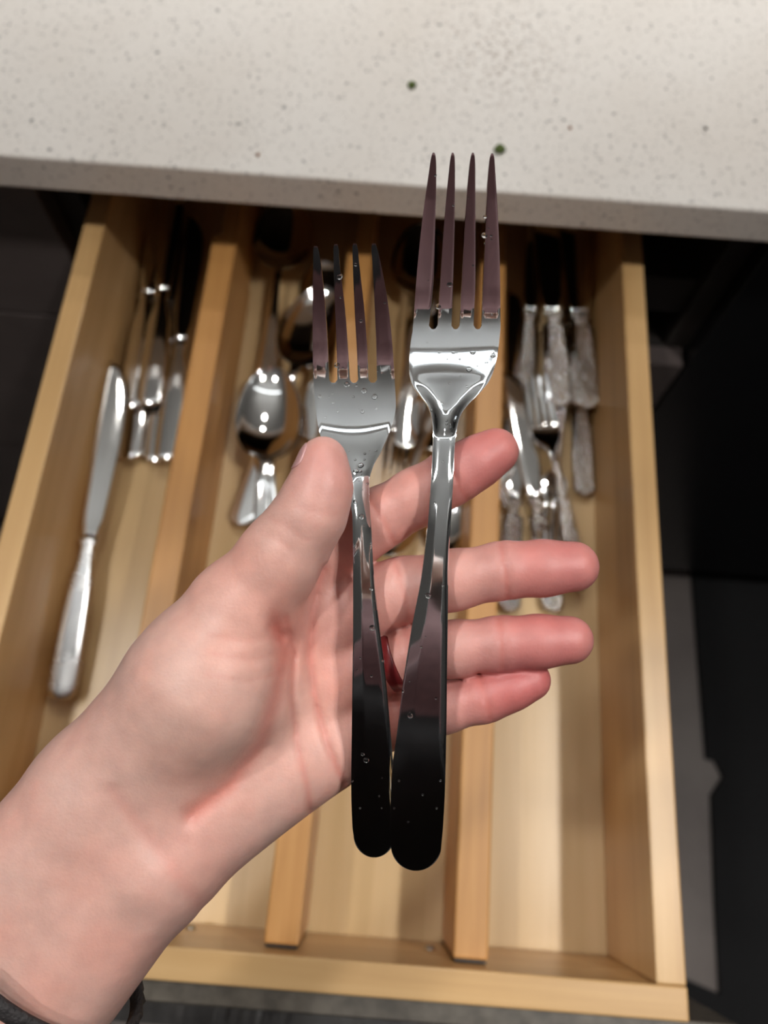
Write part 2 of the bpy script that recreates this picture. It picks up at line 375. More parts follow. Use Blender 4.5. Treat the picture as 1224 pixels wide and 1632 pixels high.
# ------------------------------------------------------------------ drawer
W, T, DEP, YB = 0.42, 0.0162, 0.0896, 0.640
dr = tag(empty('drawer', (0, 0, 0)), 'open pale wooden cutlery drawer pulled out under the worktop', 'drawer')
box('side_panel', (-T, T+0.0002, -0.100), (0, YB, 0), MAT['maple_y'], dr, 0.0012)
box('side_panel', (-W, T+0.0002, -0.100), (-W+T, YB, 0), MAT['maple_y'], dr, 0.0012)
box('front_panel', (-W, 0, -0.100), (0.0004, T, 0), MAT['maple_x'], dr, 0.0012)
box('back_panel', (-W+T+0.0002, YB-0.014, -0.100), (-T-0.0002, YB, -0.004), MAT['maple_x'], dr, 0.001)
box('bottom_panel', (-W+T+0.0002, T+0.0002, -0.0975), (-T-0.0002, YB-0.0142, -DEP), MAT['ply'], dr)
box('front_core', (-W-0.03, -0.0105, -0.125), (0.0285, -0.0002, -0.005), MAT['front_edge'], dr, 0.0006, 1)
bm = bmesh.new(); bmesh.ops.create_cube(bm, size=1)
for v in bm.verts:
    lo, hi = (-W-0.03, -0.0205, -0.125), (0.0285, -0.0107, -0.0056)
    for i in range(3): v.co[i] = lo[i] + (v.co[i]+0.5)*(hi[i]-lo[i])
bmesh.ops.subdivide_edges(bm, edges=[ed for ed in bm.edges if abs(ed.verts[0].co.x-ed.verts[1].co.x) > 0.1], cuts=150)
for v in bm.verts:                                  # chipped upper edge
    if v.co.z > -0.02 and v.co.y > -0.012: v.co.z -= random.random()**3*0.0006
bm_obj('drawer_front', bm, MAT['front_black'], dr)
box('slide', (-0.4213, 0.12, -0.100), (-W-0.0001, YB-0.02, -0.070), MAT['screw'], dr)
box('slide', (0.0001, 0.12, -0.100), (0.0013, YB-0.02, -0.070), MAT['screw'], dr)
def screw(x, z):
    bm = bmesh.new(); bmesh.ops.create_uvsphere(bm, u_segments=16, v_segments=8, radius=0.0036)
    for v in bm.verts: v.co = (v.co.x, v.co.y*0.42, v.co.z)
    for v in [v for v in bm.verts if v.co.y < -0.0003]: v.co.y = -0.0003
    o = bm_obj('screw', bm, MAT['screw'], dr, True); o.location = (x, T+0.0003, z)
    box('screw_slot', (-0.0022, 0.00135, -0.0004), (0.0022, 0.0017, 0.0004), MAT['front_black'], o)
screw(-0.1314, -0.060); screw(-0.2768, -0.066)

ZD = -0.018
def divider(label, a, b, w):
    a = np.array(a, float); b = np.array(b, float); d = b-a; Ln = np.hypot(*d); ang = math.atan2(d[1], d[0])-math.pi/2
    e = tag(empty('drawer_divider', (a[0], a[1], -DEP)), label, 'divider', 'spring loaded wooden drawer dividers'); e.rotation_euler.z = ang
    H = DEP+ZD
    box('board', (-w/2, 0.0015, 0.0003), (w/2, Ln, H), MAT['bamboo'], e, 0.0014)
    box('slider', (-w/2+0.006, Ln+0.0002, 0.004), (w/2-0.001, Ln+0.122, H-0.001), MAT['bamboo'], e, 0.001)
    box('end_pad', (-w/2+0.001, 0.0001, 0.001), (w/2-0.001, 0.0013, H-0.0015), MAT['front_black'], e)
    return e
divider('leftmost bamboo drawer divider, between the knives and the nested spoons', (-0.3172, 0.0168), (-0.3183, 0.499), 0.0192)
divider('middle bamboo drawer divider, its front end showing below the wrist', (-0.2170, 0.0168), (-0.2128, 0.498), 0.0196)
divider('right bamboo drawer divider, between the spoons and the embossed cutlery', (-0.1121, 0.0168), (-0.1097, 0.495), 0.0194)

# floor mat
pts = [(0.369, 0.213), (0.383, 0.211), (0.394, 0.187), (0.373, 0.158), (0.366, 0.0), (0.363, -0.118), (0.30, -0.098), (0.05, -0.20), (0.05, -0.9), (1.2, -0.9), (1.2, 0.54), (0.368, 0.54)]
bm = bmesh.new(); vs = [bm.verts.new((x, y, FLOOR+0.0005)) for x, y in pts]; f = bm.faces.new(vs)
ex = bmesh.ops.extrude_face_region(bm, geom=[f])
for v in [g for g in ex['geom'] if isinstance(g, bmesh.types.BMVert)]: v.co.z += 0.010
bmesh.ops.recalc_face_normals(bm, faces=bm.faces[:])
tag(bm_obj('floor_mat', bm, MAT['mat']), 'black floor mat beside the drawer with a grey floor strip along its edge', 'mat')
# ------------------------------------------------------------------ forks
def fork_sheet(left, right, tines, yroot, yend, rcap, rows_head, rows_tine, gapdip, nt=4, ng=4):
    """flat fork outline in its own units: y grows from tips to handle end. returns pts (x, y, v), faces; v runs -1..1 across"""
    Lf = pchip(*zip(*left)); Rf = pchip(*zip(*right))
    tb = [(pchip([p[0] for p in t], [p[1] for p in t]), pchip([p[0] for p in t], [p[2] for p in t])) for t in tines]
    root = []
    for i, (a, b) in enumerate(tb): root += [float(a(yroot)), float(b(yroot))]
    xs = []
    band = []
    for i in range(7):
        n = nt if i % 2 == 0 else ng
        for k in range(n): xs.append(root[i]+(root[i+1]-root[i])*k/n); band.append((i, k/n))
    xs.append(root[7]); band.append((6, 1.0))
    xs = np.array(xs); fr = (xs-xs[0])/(xs[-1]-xs[0]); nc = len(xs)
    ys = [yroot] + [yroot+gapdip*1.5] + list(np.linspace(yroot+gapdip*2.6, yend-rcap, rows_head)) + [yend-rcap+rcap*math.sin(t) for t in np.linspace(0, math.pi/2, 14)[1:-1]] + [yend-rcap*0.002]
    P = []; idx = {}
    def add(x, y, v): P.append((x, y, v)); return len(P)-1
    for j, y in enumerate(ys):
        l, r = float(Lf(min(y, yend-rcap))), float(Rf(min(y, yend-rcap)))
        if y > yend-rcap:
            c, h = (l+r)/2, (r-l)/2; h *= math.sqrt(max(1-((y-yend+rcap)/rcap)**2, 0.0004)); l, r = c-h, c+h
        for i in range(nc):
            yy = y
            bi, u = band[i]
            if j == 0 and bi % 2 == 1 and u > 0: yy = y + gapdip*math.sqrt(max(0, 1-(2*u-1)**2))
            if j == 1 and bi % 2 == 1 and u > 0: yy = y + gapdip*0.35
            idx[j, i] = add(l+fr[i]*(r-l), yy, fr[i]*2-1)
    F = []
    for j in range(len(ys)-1):
        for i in range(nc-1): F.append([idx[j, i], idx[j, i+1], idx[j+1, i+1], idx[j+1, i]])
    i0 = 0
    for t in range(4):
        a, b = tb[t]; cols = list(range(i0, i0+nt+1)); prev = [idx[0, c] for c in cols]
        ytip = tines[t][0][0]
        yy = [yroot+(ytip-yroot)*(1-(1-s)**1.0) for s in np.linspace(0, 1, rows_tine+1)[1:]]
        for y in yy:
            l, r = float(a(y)), float(b(y))
            cur = [add(l+(r-l)*k/nt, y, fr[cols[0]]*2-1+(fr[cols[-1]]-fr[cols[0]])*2*k/nt) for k in range(nt+1)]
            for k in range(nt): F.append([prev[k], cur[k], cur[k+1], prev[k+1]][::-1])
            prev = cur
        i0 += nt+ng
    return np.array(P), F

def bend(profile, y0, h0, upx):
    """height above a reference from a table of tilts (degrees) along y; upx converts outline units to metres"""
    f = pchip(*zip(*profile)); ys = np.linspace(profile[0][0], profile[-1][0], 900)
    h = np.concatenate([[0], np.cumsum(np.tan(np.radians((f(ys[1:])+f(ys[:-1]))/2))*np.diff(ys)*upx)])
    h += h0-np.interp(y0, ys, h)
    return lambda y: np.interp(y, ys, h)

LONG = dict(
    left=[(525, 658), (560, 653), (590, 652), (612, 656), (628, 667), (648, 682), (668, 688), (694, 690), (722, 689), (760, 687), (830, 682), (914, 672), (1000, 656), (1068, 645), (1159, 633.5), (1249, 623.5), (1317, 622), (1345, 623)],
    right=[(525, 797), (560, 793), (585, 788), (606, 780), (628, 763), (642, 749), (660, 735), (677, 729), (694, 726), (722, 723.5), (760, 722), (830, 718), (914, 714), (1000, 713), (1068, 712), (1159, 711), (1249, 709), (1317, 705.5), (1345, 703)],
    tines=[[(246, 689, 692.5), (252, 687, 694), (275, 683.5, 695), (351, 673, 693.5), (440, 664, 691), (525, 658, 683)],
           [(246, 719.5, 722.5), (252, 717.8, 724), (275, 715, 724.7), (351, 708, 724), (440, 702, 722), (525, 697, 719)],
           [(246, 751.5, 754.5), (252, 749.6, 756), (275, 746.5, 757), (351, 741, 757), (440, 736, 757), (525, 732, 754)],
           [(247, 782, 785.5), (253, 780, 787), (275, 777.5, 788.5), (351, 774, 793), (440, 770, 796), (525, 767, 797)]],
    yroot=520, yend=1385, rcap=40, gapdip=6)
SHORT = dict(
    left=[(609, 500), (640, 502.5), (680, 507.5), (710, 516), (735, 531), (755, 549), (770, 556), (787, 557.5), (828, 562), (914, 563), (1000, 563), (1068, 562), (1159, 561), (1249, 560), (1317, 562), (1335, 565)],
    right=[(609, 629), (645, 631), (668, 628), (690, 620), (717, 609), (746, 594), (768, 588.5), (787, 588.5), (828, 591), (914, 596), (1000, 605), (1068, 613.5), (1159, 622), (1249, 628.5), (1317, 630), (1335, 629)],
    tines=[[(394, 501, 506), (400, 499.8, 508), (420, 499.6, 511.5), (498, 498.8, 519), (560, 499, 523), (609, 500, 525)],
           [(391, 533.3, 538), (397, 531.8, 539.6), (420, 532, 541.5), (498, 534.5, 550.5), (560, 537, 555), (609, 538, 558)],
           [(390, 563.3, 568), (396, 561.8, 570), (420, 562.4, 572.5), (498, 565.5, 581), (560, 569, 585.5), (609, 571, 587.5)],
           [(390, 593.5, 598.5), (396, 592, 600.6), (420, 593.6, 606.5), (498, 597.5, 620), (560, 600, 626), (609, 601, 629)]],
    yroot=606, yend=1364, rcap=36, gapdip=5)

def held_fork(label, spec, tilt, ycrest, dcrest, dome, scoop):
    P, F = fork_sheet(**spec, rows_head=150, rows_tine=46)
    h = bend(tilt, ycrest, 0.0, 0.000184)
    x, y, v = P[:, 0], P[:, 1], P[:, 2]
    yr = spec['yroot']; s = np.clip((y-yr-220)/110, 0, 1); s = s*s*(3-2*s)
    d = dcrest - h(y)
    d = d + dome*s*(1-np.clip((y-1190)/130, 0, 1))*(1.5*np.clip(-v-0.30, 0, 1)+2.5*np.clip(v-0.72, 0, 1))                                   # domed handle, edges fall away
    d = d - 0.0007*(1-s)*np.where(y > yr-60, 1, np.clip((y-yr+200)/140, 0, 1))*v**2     # shallow cup of the head
    d = d + np.interp(y, *zip(*scoop))*np.clip(1-(v/0.84)**2, 0, 1)      # ground scoop between head and neck
    Q = pix(x, y, d)
    # normals by local differences of the depth map, good enough to give the metal its thickness
    N = np.tile(-FW, (len(Q), 1))
    tine = y < yr; th = np.where(y > yr+150, 0.0024, 0.0020)
    bm = solid(Q, N, th, F, 0.33, 3)
    me_cen = Vector(Q.mean(0))
    root = tag(empty('dinner_fork', tuple(pix(float(x.mean()), float(ycrest), dcrest))), label, 'fork')
    for vtx in bm.verts: vtx.co -= root.location
    cy = lambda c: 816-np.dot(np.array(c)+np.array(root.location)-CAM, UU)/np.dot(np.array(c)+np.array(root.location)-CAM, FW)*FPX
    split_mesh(bm, ['tines', 'head', 'handle'], [MAT['steel_held']]*3, root, lambda c: 0 if cy(c) < yr else (1 if cy(c) < yr+165 else 2))
    # dried and wet drops on the front face
    rng = random.Random(int(yr)); bm = bmesh.new(); dfun = {}
    front = [i for i in range(len(P)) if abs(v[i]) < 0.93 and spec['tines'][0][0][0]+12 < y[i] < 1340]
    wt = [3.0 if yr-40 < y[i] < yr+180 else (1.2 if y[i] < yr else 0.55) for i in front]
    for i in rng.choices(front, wt, k=60):
        q = Q[i]-FW*(th[i]/2) + RR*rng.uniform(-.0012, .0012)*0.3; rad = rng.choice([.00022, .0003, .0003, .0004, .0004, .0006, .0009])
        mt = Matrix((RR, UU, -FW)).transposed().to_4x4() @ Matrix.Diagonal((rad, rad, rad*0.35, 1)); mt.translation = Vector(q)-root.location
        bmesh.ops.create_icosphere(bm, subdivisions=2, radius=1, matrix=mt)
    tag(bm_obj('water_drops', bm, MAT['water'], root, True), kind='stuff')
    return root

TILT_LONG = [(240, -25), (400, -23), (490, -19.5), (507, -10), (528, 4), (545, 8), (572, 12.5), (588, 11.8), (610, 10.5), (640, 11), (668, 15), (684, 14), (700, 9), (722, 6), (780, 6.5), (850, 4), (900, 0), (950, -2.5), (1080, -4), (1150, -5.5), (1195, -10), (1300, -15), (1390, -16)]
TILT_SHORT = [(385, -29), (500, -22.5), (575, -17), (598, -9), (626, 2), (655, 8), (680, 14), (695, 18), (725, 22), (745, 21), (768, 11), (790, 6), (820, 3), (860, 0), (920, 0.5), (985, -3), (1040, -5), (1095, -7), (1140, -12), (1250, -16), (1370, -17)]
held_fork('longer steel dinner fork with long needle tines, right of the two in the hand', LONG, TILT_LONG, 890, 0.2235, 0.0011, [(240, 0), (602, 0), (608, .0003), (630, .00075), (650, .0011), (670, .0011), (685, .0008), (697, 0), (1390, 0)])
held_fork('shorter steel fork pinched under the thumb, left of the two in the hand', SHORT, TILT_SHORT, 870, 0.2257, 0.0009, [(380, 0), (725, 0), (750, .0002), (772, 0), (1370, 0)])

# ------------------------------------------------------------------ hand
def srgb(r, g, b):
    f = lambda c: (c/255/12.92) if c/255 <= 0.04045 else ((c/255+0.055)/1.055)**2.4
    return np.array([f(r), f(g), f(b)])
def cam_pt(px, py, d): return np.array([(px-612)/FPX*d, -(py-816)/FPX*d, d])
class Field:
    def __init__(s, lo, hi, h):
        s.lo = np.array(lo); s.h = h; s.n = np.ceil((np.array(hi)-s.lo)/h).astype(int)+1
        s.ax = [s.lo[i]+h*np.arange(s.n[i]) for i in range(3)]
        s.v = np.full(s.n, 0.03, np.float32)
    def box(s, lo, hi):
        a = np.clip(np.floor((lo-s.lo)/s.h).astype(int), 0, s.n-1); b = np.clip(np.ceil((hi-s.lo)/s.h).astype(int)+1, 1, s.n)
        return tuple(slice(a[i], max(b[i], a[i]+1)) for i in range(3))
    def coords(s, sl):
        return (s.ax[0][sl[0]][:, None, None].astype(np.float32), s.ax[1][sl[1]][None, :, None].astype(np.float32), s.ax[2][sl[2]][None, None, :].astype(np.float32))
def cone(C, a, b, ra, rb, sq=1.0):
    """distance to a round cone-like capsule; sq < 1 flattens nothing, > 1 squashes it in depth"""
    X, Y, Z = C; ab = b-a; zc = sq
    dx, dy, dz = X-a[0], Y-a[1], (Z-a[2])*zc
    e = np.array([ab[0], ab[1], ab[2]*zc]); L2 = max(float(e@e), 1e-12)
    t = np.clip((dx*e[0]+dy*e[1]+dz*e[2])/L2, 0, 1)
    return np.sqrt((dx-t*e[0])**2+(dy-t*e[1])**2+(dz-t*e[2])**2)-(ra+(rb-ra)*t)
def smin(a, b, k):
    h = np.maximum(k-np.abs(a-b), 0)/k
    return np.minimum(a, b)-h*h*k*0.25
def blend(fld, pa, pb, k, sq=1.0):
    (xa, ya, da, ra), (xb, yb, db, rb) = pa, pb
    a, b = cam_pt(xa, ya, da), cam_pt(xb, yb, db); r1, r2 = ra*da/FPX, rb*db/FPX; m = max(r1, r2)+k+0.006
    sl = fld.box(np.minimum(a, b)-m, np.maximum(a, b)+m)
    fld.v[sl] = smin(fld.v[sl], cone(fld.coords(sl), a, b, r1, r2, sq), k)
def nets(fld):
    """surface nets: one vertex per mixed cell, one quad per crossed grid edge"""
    v = fld.v; ins = v < 0; n = fld.n
    c = np.zeros(n-1, np.int8)
    for dx in (0, 1):
        for dy in (0, 1):
            for dz in (0, 1): c += ins[dx:n[0]-1+dx, dy:n[1]-1+dy, dz:n[2]-1+dz]
    mixed = (c > 0) & (c < 8); ii = np.argwhere(mixed); ID = np.full(n-1, -1, np.int64); ID[mixed] = np.arange(len(ii))
    acc = np.zeros((len(ii), 3)); cnt = np.zeros(len(ii))
    cor = [(x, y, z) for x in (0, 1) for y in (0, 1) for z in (0, 1)]
    for p in cor:
        for a in range(3):
            if p[a] == 0:
                q = list(p); q[a] = 1
                va = v[ii[:, 0]+p[0], ii[:, 1]+p[1], ii[:, 2]+p[2]]; vb = v[ii[:, 0]+q[0], ii[:, 1]+q[1], ii[:, 2]+q[2]]
                m = (va < 0) != (vb < 0); t = np.where(m, va/np.where(m, va-vb, 1), 0)
                pt = np.tile(np.array(p, float), (len(ii), 1)); pt[:, a] = t
                acc[m] += pt[m]; cnt[m] += 1
    P = fld.lo + fld.h*(ii+acc/cnt[:, None])
    quads = []
    for a in range(3):
        b, d = (a+1) % 3, (a+2) % 3
        s0 = [slice(None)]*3; s1 = [slice(None)]*3; s0[a] = slice(0, -1); s1[a] = slice(1, None)
        x = ins[tuple(s0)] != ins[tuple(s1)]
        e = np.argwhere(x); e = e[(e[:, b] > 0) & (e[:, d] > 0) & (e[:, b] < n[b]-1) & (e[:, d] < n[d]-1) & (e[:, a] < n[a]-1)]
        def g(db, dd):
            q = e.copy(); q[:, b] -= db; q[:, d] -= dd; return ID[q[:, 0], q[:, 1], q[:, 2]]
        Q = np.stack([g(1, 1), g(0, 1), g(0, 0), g(1, 0)], 1)
        fl = ins[e[:, 0], e[:, 1], e[:, 2]]; Q[~fl] = Q[~fl][:, ::-1]; quads.append(Q)
    return P, np.concatenate(quads)
def relax(P, Q, it, lam=0.5):
    for _ in range(it):
        s = np.zeros_like(P); c = np.zeros(len(P))
        for k in range(4):
            for q in (Q[:, (k+1) % 4], Q[:, (k-1) % 4]):
                np.add.at(s, Q[:, k], P[q]); np.add.at(c, Q[:, k], 1)
        P = P+lam*(s/np.maximum(c, 1)[:, None]-P)
    return P

FINGERS = [  # base knuckle, middle joint, end joint, tip: pixel, depth, radius in pixels
    [(500, 890, .2455, 56), (606, 826, .2405, 47), (722, 759, .2372, 43), (790, 719, .2370, 37)],
    [(530, 985, .2470, 56), (640, 940, .2405, 50), (803, 909, .2345, 44), (914, 903, .2345, 40.5)],
    [(535, 1085, .2480, 54), (655, 1042, .2410, 43.5), (797, 1026, .2360, 41.5), (907, 1020, .2360, 38.5)],
    [(520, 1185, .2495, 52), (640, 1143, .2440, 40.5), (772, 1111, .2395, 37.5), (846, 1084, .2390, 32)]]
THUMB = [(385, 975, .2290, 84), (452, 884, .2235, 63), (495, 818, .2198, 52), (512, 773, .2190, 42.5), (515, 732, .2190, 37)]
f1 = Field((-0.190, -0.190, 0.188), (0.068, 0.030, 0.272), 0.00095)
K = 0.010
# forearm and wrist
for sgn, rr in ((-1, 0), (1, 0)):
    off = np.array([48, 39])*sgn
    pw = (180+off[0], 1335+off[1], .2370, 109); pf = (-240+off[0]*1.35, 1855+off[1]*1.35, .2330, 122)
    blend(f1, pw, pf, 0.012)
# palm
for (x, y, d, r) in [p[0] for p in FINGERS]: blend(f1, (240, 1290, .2450, 84), (x, y, d, r), K)
blend(f1, (262, 1352, .2400, 98), (512, 1197, .2480, 64), K)
blend(f1, (190, 1228, .2370, 104), (330, 1085, .2310, 116), 0.012)
blend(f1, (330, 1085, .2310, 116), (385, 975, .2295, 84), 0.010)
blend(f1, (420, 960, .2390, 44), (500, 895, .2460, 50), K)
fin = Field(f1.lo, f1.ax[0][-1:].tolist()+[f1.ax[1][-1], f1.ax[2][-1]], 0.00095); fin.n = f1.n; fin.ax = f1.ax; fin.v = np.full(f1.n, 0.03, np.float32)
def add_chain(chain, k=0.0035, bulges=()):
    g = Field.__new__(Field); g.lo, g.h, g.n, g.ax = f1.lo, f1.h, f1.n, f1.ax; g.v = np.full(f1.n, 0.03, np.float32)
    for a, b in zip(chain, chain[1:]): blend(g, a, b, k)
    for b in bulges: blend(g, b, b, 0.004)
    return g.v
def mid(a, b, t, dd, r): return tuple(a[i]+(b[i]-a[i])*t for i in range(2))+(a[2]+(b[2]-a[2])*t+dd, r)
for c in FINGERS:
    pads = [mid(c[0], c[1], 0.62, -0.0006, c[1][3]*1.0), mid(c[1], c[2], 0.5, -0.0008, c[2][3]*1.0), mid(c[2], c[3], 0.55, -0.0008, c[3][3]*1.02)]
    fin.v = smin(fin.v, add_chain(c, bulges=pads), 0.0007)
f1.v = smin(f1.v, fin.v, 0.0055)
f1.v = smin(f1.v, add_chain(THUMB, 0.006), 0.0045)
# creases: polyline in pixels, depth and half width in metres
CREASE = [([(552, 1256), (525, 1195), (503, 1120), (494, 1045), (500, 965), (516, 905)], .0011, .0013),
          ([(500, 1330), (490, 1255), (474, 1190), (465, 1110), (468, 1040), (456, 985)], .0009, .0012),
          ([(440, 985), (452, 1040), (440, 1110), (415, 1185), (370, 1250), (305, 1300)], .0014, .0030),
          ([(180, 1260), (240, 1340), (300, 1420), (325, 1450)], .0004, .0030),
          ([(110, 1610), (160, 1530), (215, 1465)], .0008, .0060),
          ([(438, 1000), (446, 1012)], .0016, .0022),
          ([(430, 826), (462, 842), (490, 862)], .00025, .0009), ([(415, 848), (445, 862), (470, 882)], .0002, .0008), ([(470, 806), (500, 816), (535, 820)], .0002, .0009),
          ([(330, 1040), (400, 1052), (440, 1040)], .0003, .0009), ([(330, 1075), (395, 1085), (450, 1072)], .0003, .0009), ([(330, 1010), (390, 1022), (430, 1016)], .0003, .0009)]
for ci, c in enumerate(FINGERS):
    for (a, b, dd, ww) in ((1, 2, .0007, .0010), (2, 3, .0008, .0010)):
        j = c[a]; dx, dy = c[b][0]-c[a-1][0], c[b][1]-c[a-1][1]; ln = math.hypot(dx, dy); nx, ny = -dy/ln, dx/ln
        CREASE.append(([(j[0]-nx*j[3]*.95, j[1]-ny*j[3]*.95), (j[0]+3, j[1]), (j[0]+nx*j[3]*.95, j[1]+ny*j[3]*.95)], dd, ww))
for line, dep, wid in CREASE:
    pts = np.array([cam_pt(x, y, .235)[:2] for x, y in line]); m = wid*2.5
    lo = np.array([*(pts.min(0)-m), f1.lo[2]]); hi = np.array([*(pts.max(0)+m), .2405])
    sl = f1.box(lo, hi); X, Y, Z = f1.coords(sl)
    X2 = X*.235/Z; Y2 = Y*.235/Z; best = np.full(np.broadcast(X2, Y2).shape, 1.0, np.float32)
    for p, q in zip(pts, pts[1:]):
        e = q-p; t = np.clip(((X2-p[0])*e[0]+(Y2-p[1])*e[1])/(e@e), 0, 1)
        best = np.minimum(best, np.hypot(X2-p[0]-t*e[0], Y2-p[1]-t*e[1]))
    f1.v[sl] += dep*np.exp(-(best/wid)**2)
HP, HQ = nets(f1); HP = relax(HP, HQ, 2)
pxs = 612+HP[:, 0]/HP[:, 2]*FPX; pys = 816-HP[:, 1]/HP[:, 2]*FPX
hand_world = CAM + HP[:, 0:1]*RR + HP[:, 1:2]*UU + HP[:, 2:3]*FW
# skin tones: paler palm, red joints, red finger ends darkened further for their shade, pink creases
tone = np.tile(srgb(196, 155, 144), (len(HP), 1))
def wash(w_, col):
    global tone
    w_ = np.clip(w_, 0, 1)[:, None]; tone = tone*(1-w_)+col*w_
def near(x, y, d, r):
    q = cam_pt(x, y, d); return np.exp(-(((HP-q)**2).sum(1))/(r*d/FPX)**2)
pink, red, deep = srgb(208, 146, 136), srgb(180, 96, 95), srgb(170, 82, 83)
for ci, c in enumerate(FINGERS):
    for t in np.linspace(0.3, 1, 5): wash(0.22*near(*mid(c[0], c[1], t, 0, 0)[:3], 75), pink)
    for t in np.linspace(0, 1, 5): wash(0.26*near(*mid(c[1], c[2], t, 0, 0)[:3], 60), srgb(188, 117, 112))
    for t in np.linspace(0.15, 1.1, 6): wash(0.40*near(*mid(c[2], c[3], t, 0, 0)[:3], 58), red)
    wash(0.45*near(c[3][0]-10, c[3][1], c[3][2], 62), deep if ci in (1, 3) else red)
wash(0.45*near(515, 745, .215, 60), red); wash(0.35*near(500, 800, .215, 55), pink); wash(0.5*near(420, 940, .222, 75), srgb(218, 146, 130))
wash(0.35*near(440, 1000, .232, 40), red); wash(0.35*near(300, 1310, .228, 60), pink); wash(0.35*near(540, 1000, .237, 80), pink)
wash(0.45*near(320, 1150, .222, 120), srgb(206, 168, 154)); wash(0.4*near(520, 1140, .236, 100), srgb(228, 172, 158))
for line, dep, wid in CREASE:
    L2 = np.array(line, float); best = np.full(len(HP), 1e9)
    for p, q in zip(L2, L2[1:]):
        e = q-p; t = np.clip(((pxs-p[0])*e[0]+(pys-p[1])*e[1])/(e@e), 0, 1); best = np.minimum(best, np.hypot(pxs-p[0]-t*e[0], pys-p[1]-t*e[1]))
    if wid < .004: wash(min(0.5, dep*420)*np.exp(-(best/(wid*5400*0.8))**2)*(HP[:, 2] < .2435), srgb(190, 104, 92))
person = tag(empty('person', (-0.42, -0.32, FLOOR)), 'person reaching in with a bare left forearm, two forks held in the open palm', 'person')
PO = np.array(person.location)
me = bpy.data.meshes.new('arm'); me.from_pydata((hand_world-PO).tolist(), [], HQ.tolist()); me.update()
ca = me.color_attributes.new('tone', 'FLOAT_COLOR', 'POINT'); ca.data.foreach_set('color', np.column_stack([tone, np.ones(len(tone))]).astype(np.float32).ravel())
arm = link('arm', me, MAT['skin'], person)
# thumb nail, seen edge on at the left of the thumb tip
def nail(c, tip, side, half, name='nail'):
    """thin plate lying on the finger: rays from the finger's axis meet the skin"""
    a, t = cam_pt(*c), cam_pt(*tip); ln = np.linalg.norm(t-a); ax = (t-a)/ln; nrm = np.array(side, float); nrm -= ax*(nrm@ax); nrm /= np.linalg.norm(nrm); tan = np.cross(ax, nrm)
    def skin_r(o, d):
        rr = np.linspace(.002, .014, 240); q = o+rr[:, None]*d; f = (q-f1.lo)/f1.h; k = np.floor(f).astype(int); w_ = f-k; v = 0
        for x in (0, 1):
            for y in (0, 1):
                for z in (0, 1):
                    v = v+f1.v[k[:, 0]+x, k[:, 1]+y, k[:, 2]+z]*np.where(x, w_[:, 0], 1-w_[:, 0])*np.where(y, w_[:, 1], 1-w_[:, 1])*np.where(z, w_[:, 2], 1-w_[:, 2])
        out = np.where(v > 0)[0]; return rr[out[0]] if len(out) else rr[-1]
    bm = bmesh.new(); G = []
    for i in range(13):
        s = i/12; row = []; wd = half*math.sqrt(max(0.12, 1-abs(2*s-1)**4*0.85))
        for j in range(13):
            ph = (j/6-1)*wd; d = nrm*math.cos(ph)+tan*math.sin(ph); o = a+ax*ln*s
            p = o+d*(skin_r(o, d)+0.00022)
            row.append(bm.verts.new(tuple(CAM+RR*p[0]+UU*p[1]+FW*p[2]-PO)))
        G.append(row)
    for i in range(12):
        for j in range(12): bm.faces.new([G[i][j], G[i+1][j], G[i+1][j+1], G[i][j+1]])
    bmesh.ops.recalc_face_normals(bm, faces=bm.faces[:])
    bmesh.ops.solidify(bm, geom=bm.faces[:], thickness=0.0003)
    return bm_obj(name, bm, MAT['nail'], person, True)
nail((510, 752, .2187), (515, 709, .2187), (-1.0, 0.1, -0.02), 0.80)
# finger ring: flat red band on the ring finger
def band(name, a, b, r, ht, th, mat, flat=1.0, n=56, rough=0.0):
    a, b = pix(*a), pix(*b); ax = (b-a)/np.linalg.norm(b-a); u = np.cross(ax, FW); u /= np.linalg.norm(u); v = np.cross(ax, u)
    bm = bmesh.new(); prof = [(-.5, 0), (-.5, .6), (-.3, 1), (.3, 1), (.5, .6), (.5, 0), (.3, -.15), (-.3, -.15)]; Ls = []
    for k in range(n):
        t = 2*math.pi*k/n
        w_ = 1+rough*math.sin(k*2.5)
        Ls.append([bm.verts.new(tuple(ax*(p[0]*ht)+(u*math.cos(t)+v*math.sin(t)*flat)*(r+p[1]*th*w_))) for p in prof])
    for k in range(n):
        A, B = Ls[k], Ls[(k+1) % n]
        for j in range(8): bm.faces.new([A[j], A[(j+1) % 8], B[(j+1) % 8], B[j]])
    bmesh.ops.recalc_face_normals(bm, faces=bm.faces[:])
    o = bm_obj(name, bm, mat, None, True); o.location = tuple((a+b)/2); return o
tag(band('finger_ring', (616, 1056, .2427), (636, 1049, .2420), 0.0086, 0.0052, 0.0011, MAT['ring']), 'dark red band ring on the ring finger behind the shorter fork', 'ring')
tag(band('bracelet', (62, 1490, .2350), (51, 1503, .2350), 0.0376, 0.0050, 0.0024, MAT['band'], flat=0.74, n=90, rough=0.3), 'thin black woven bracelet around the wrist at the lower left', 'bracelet')
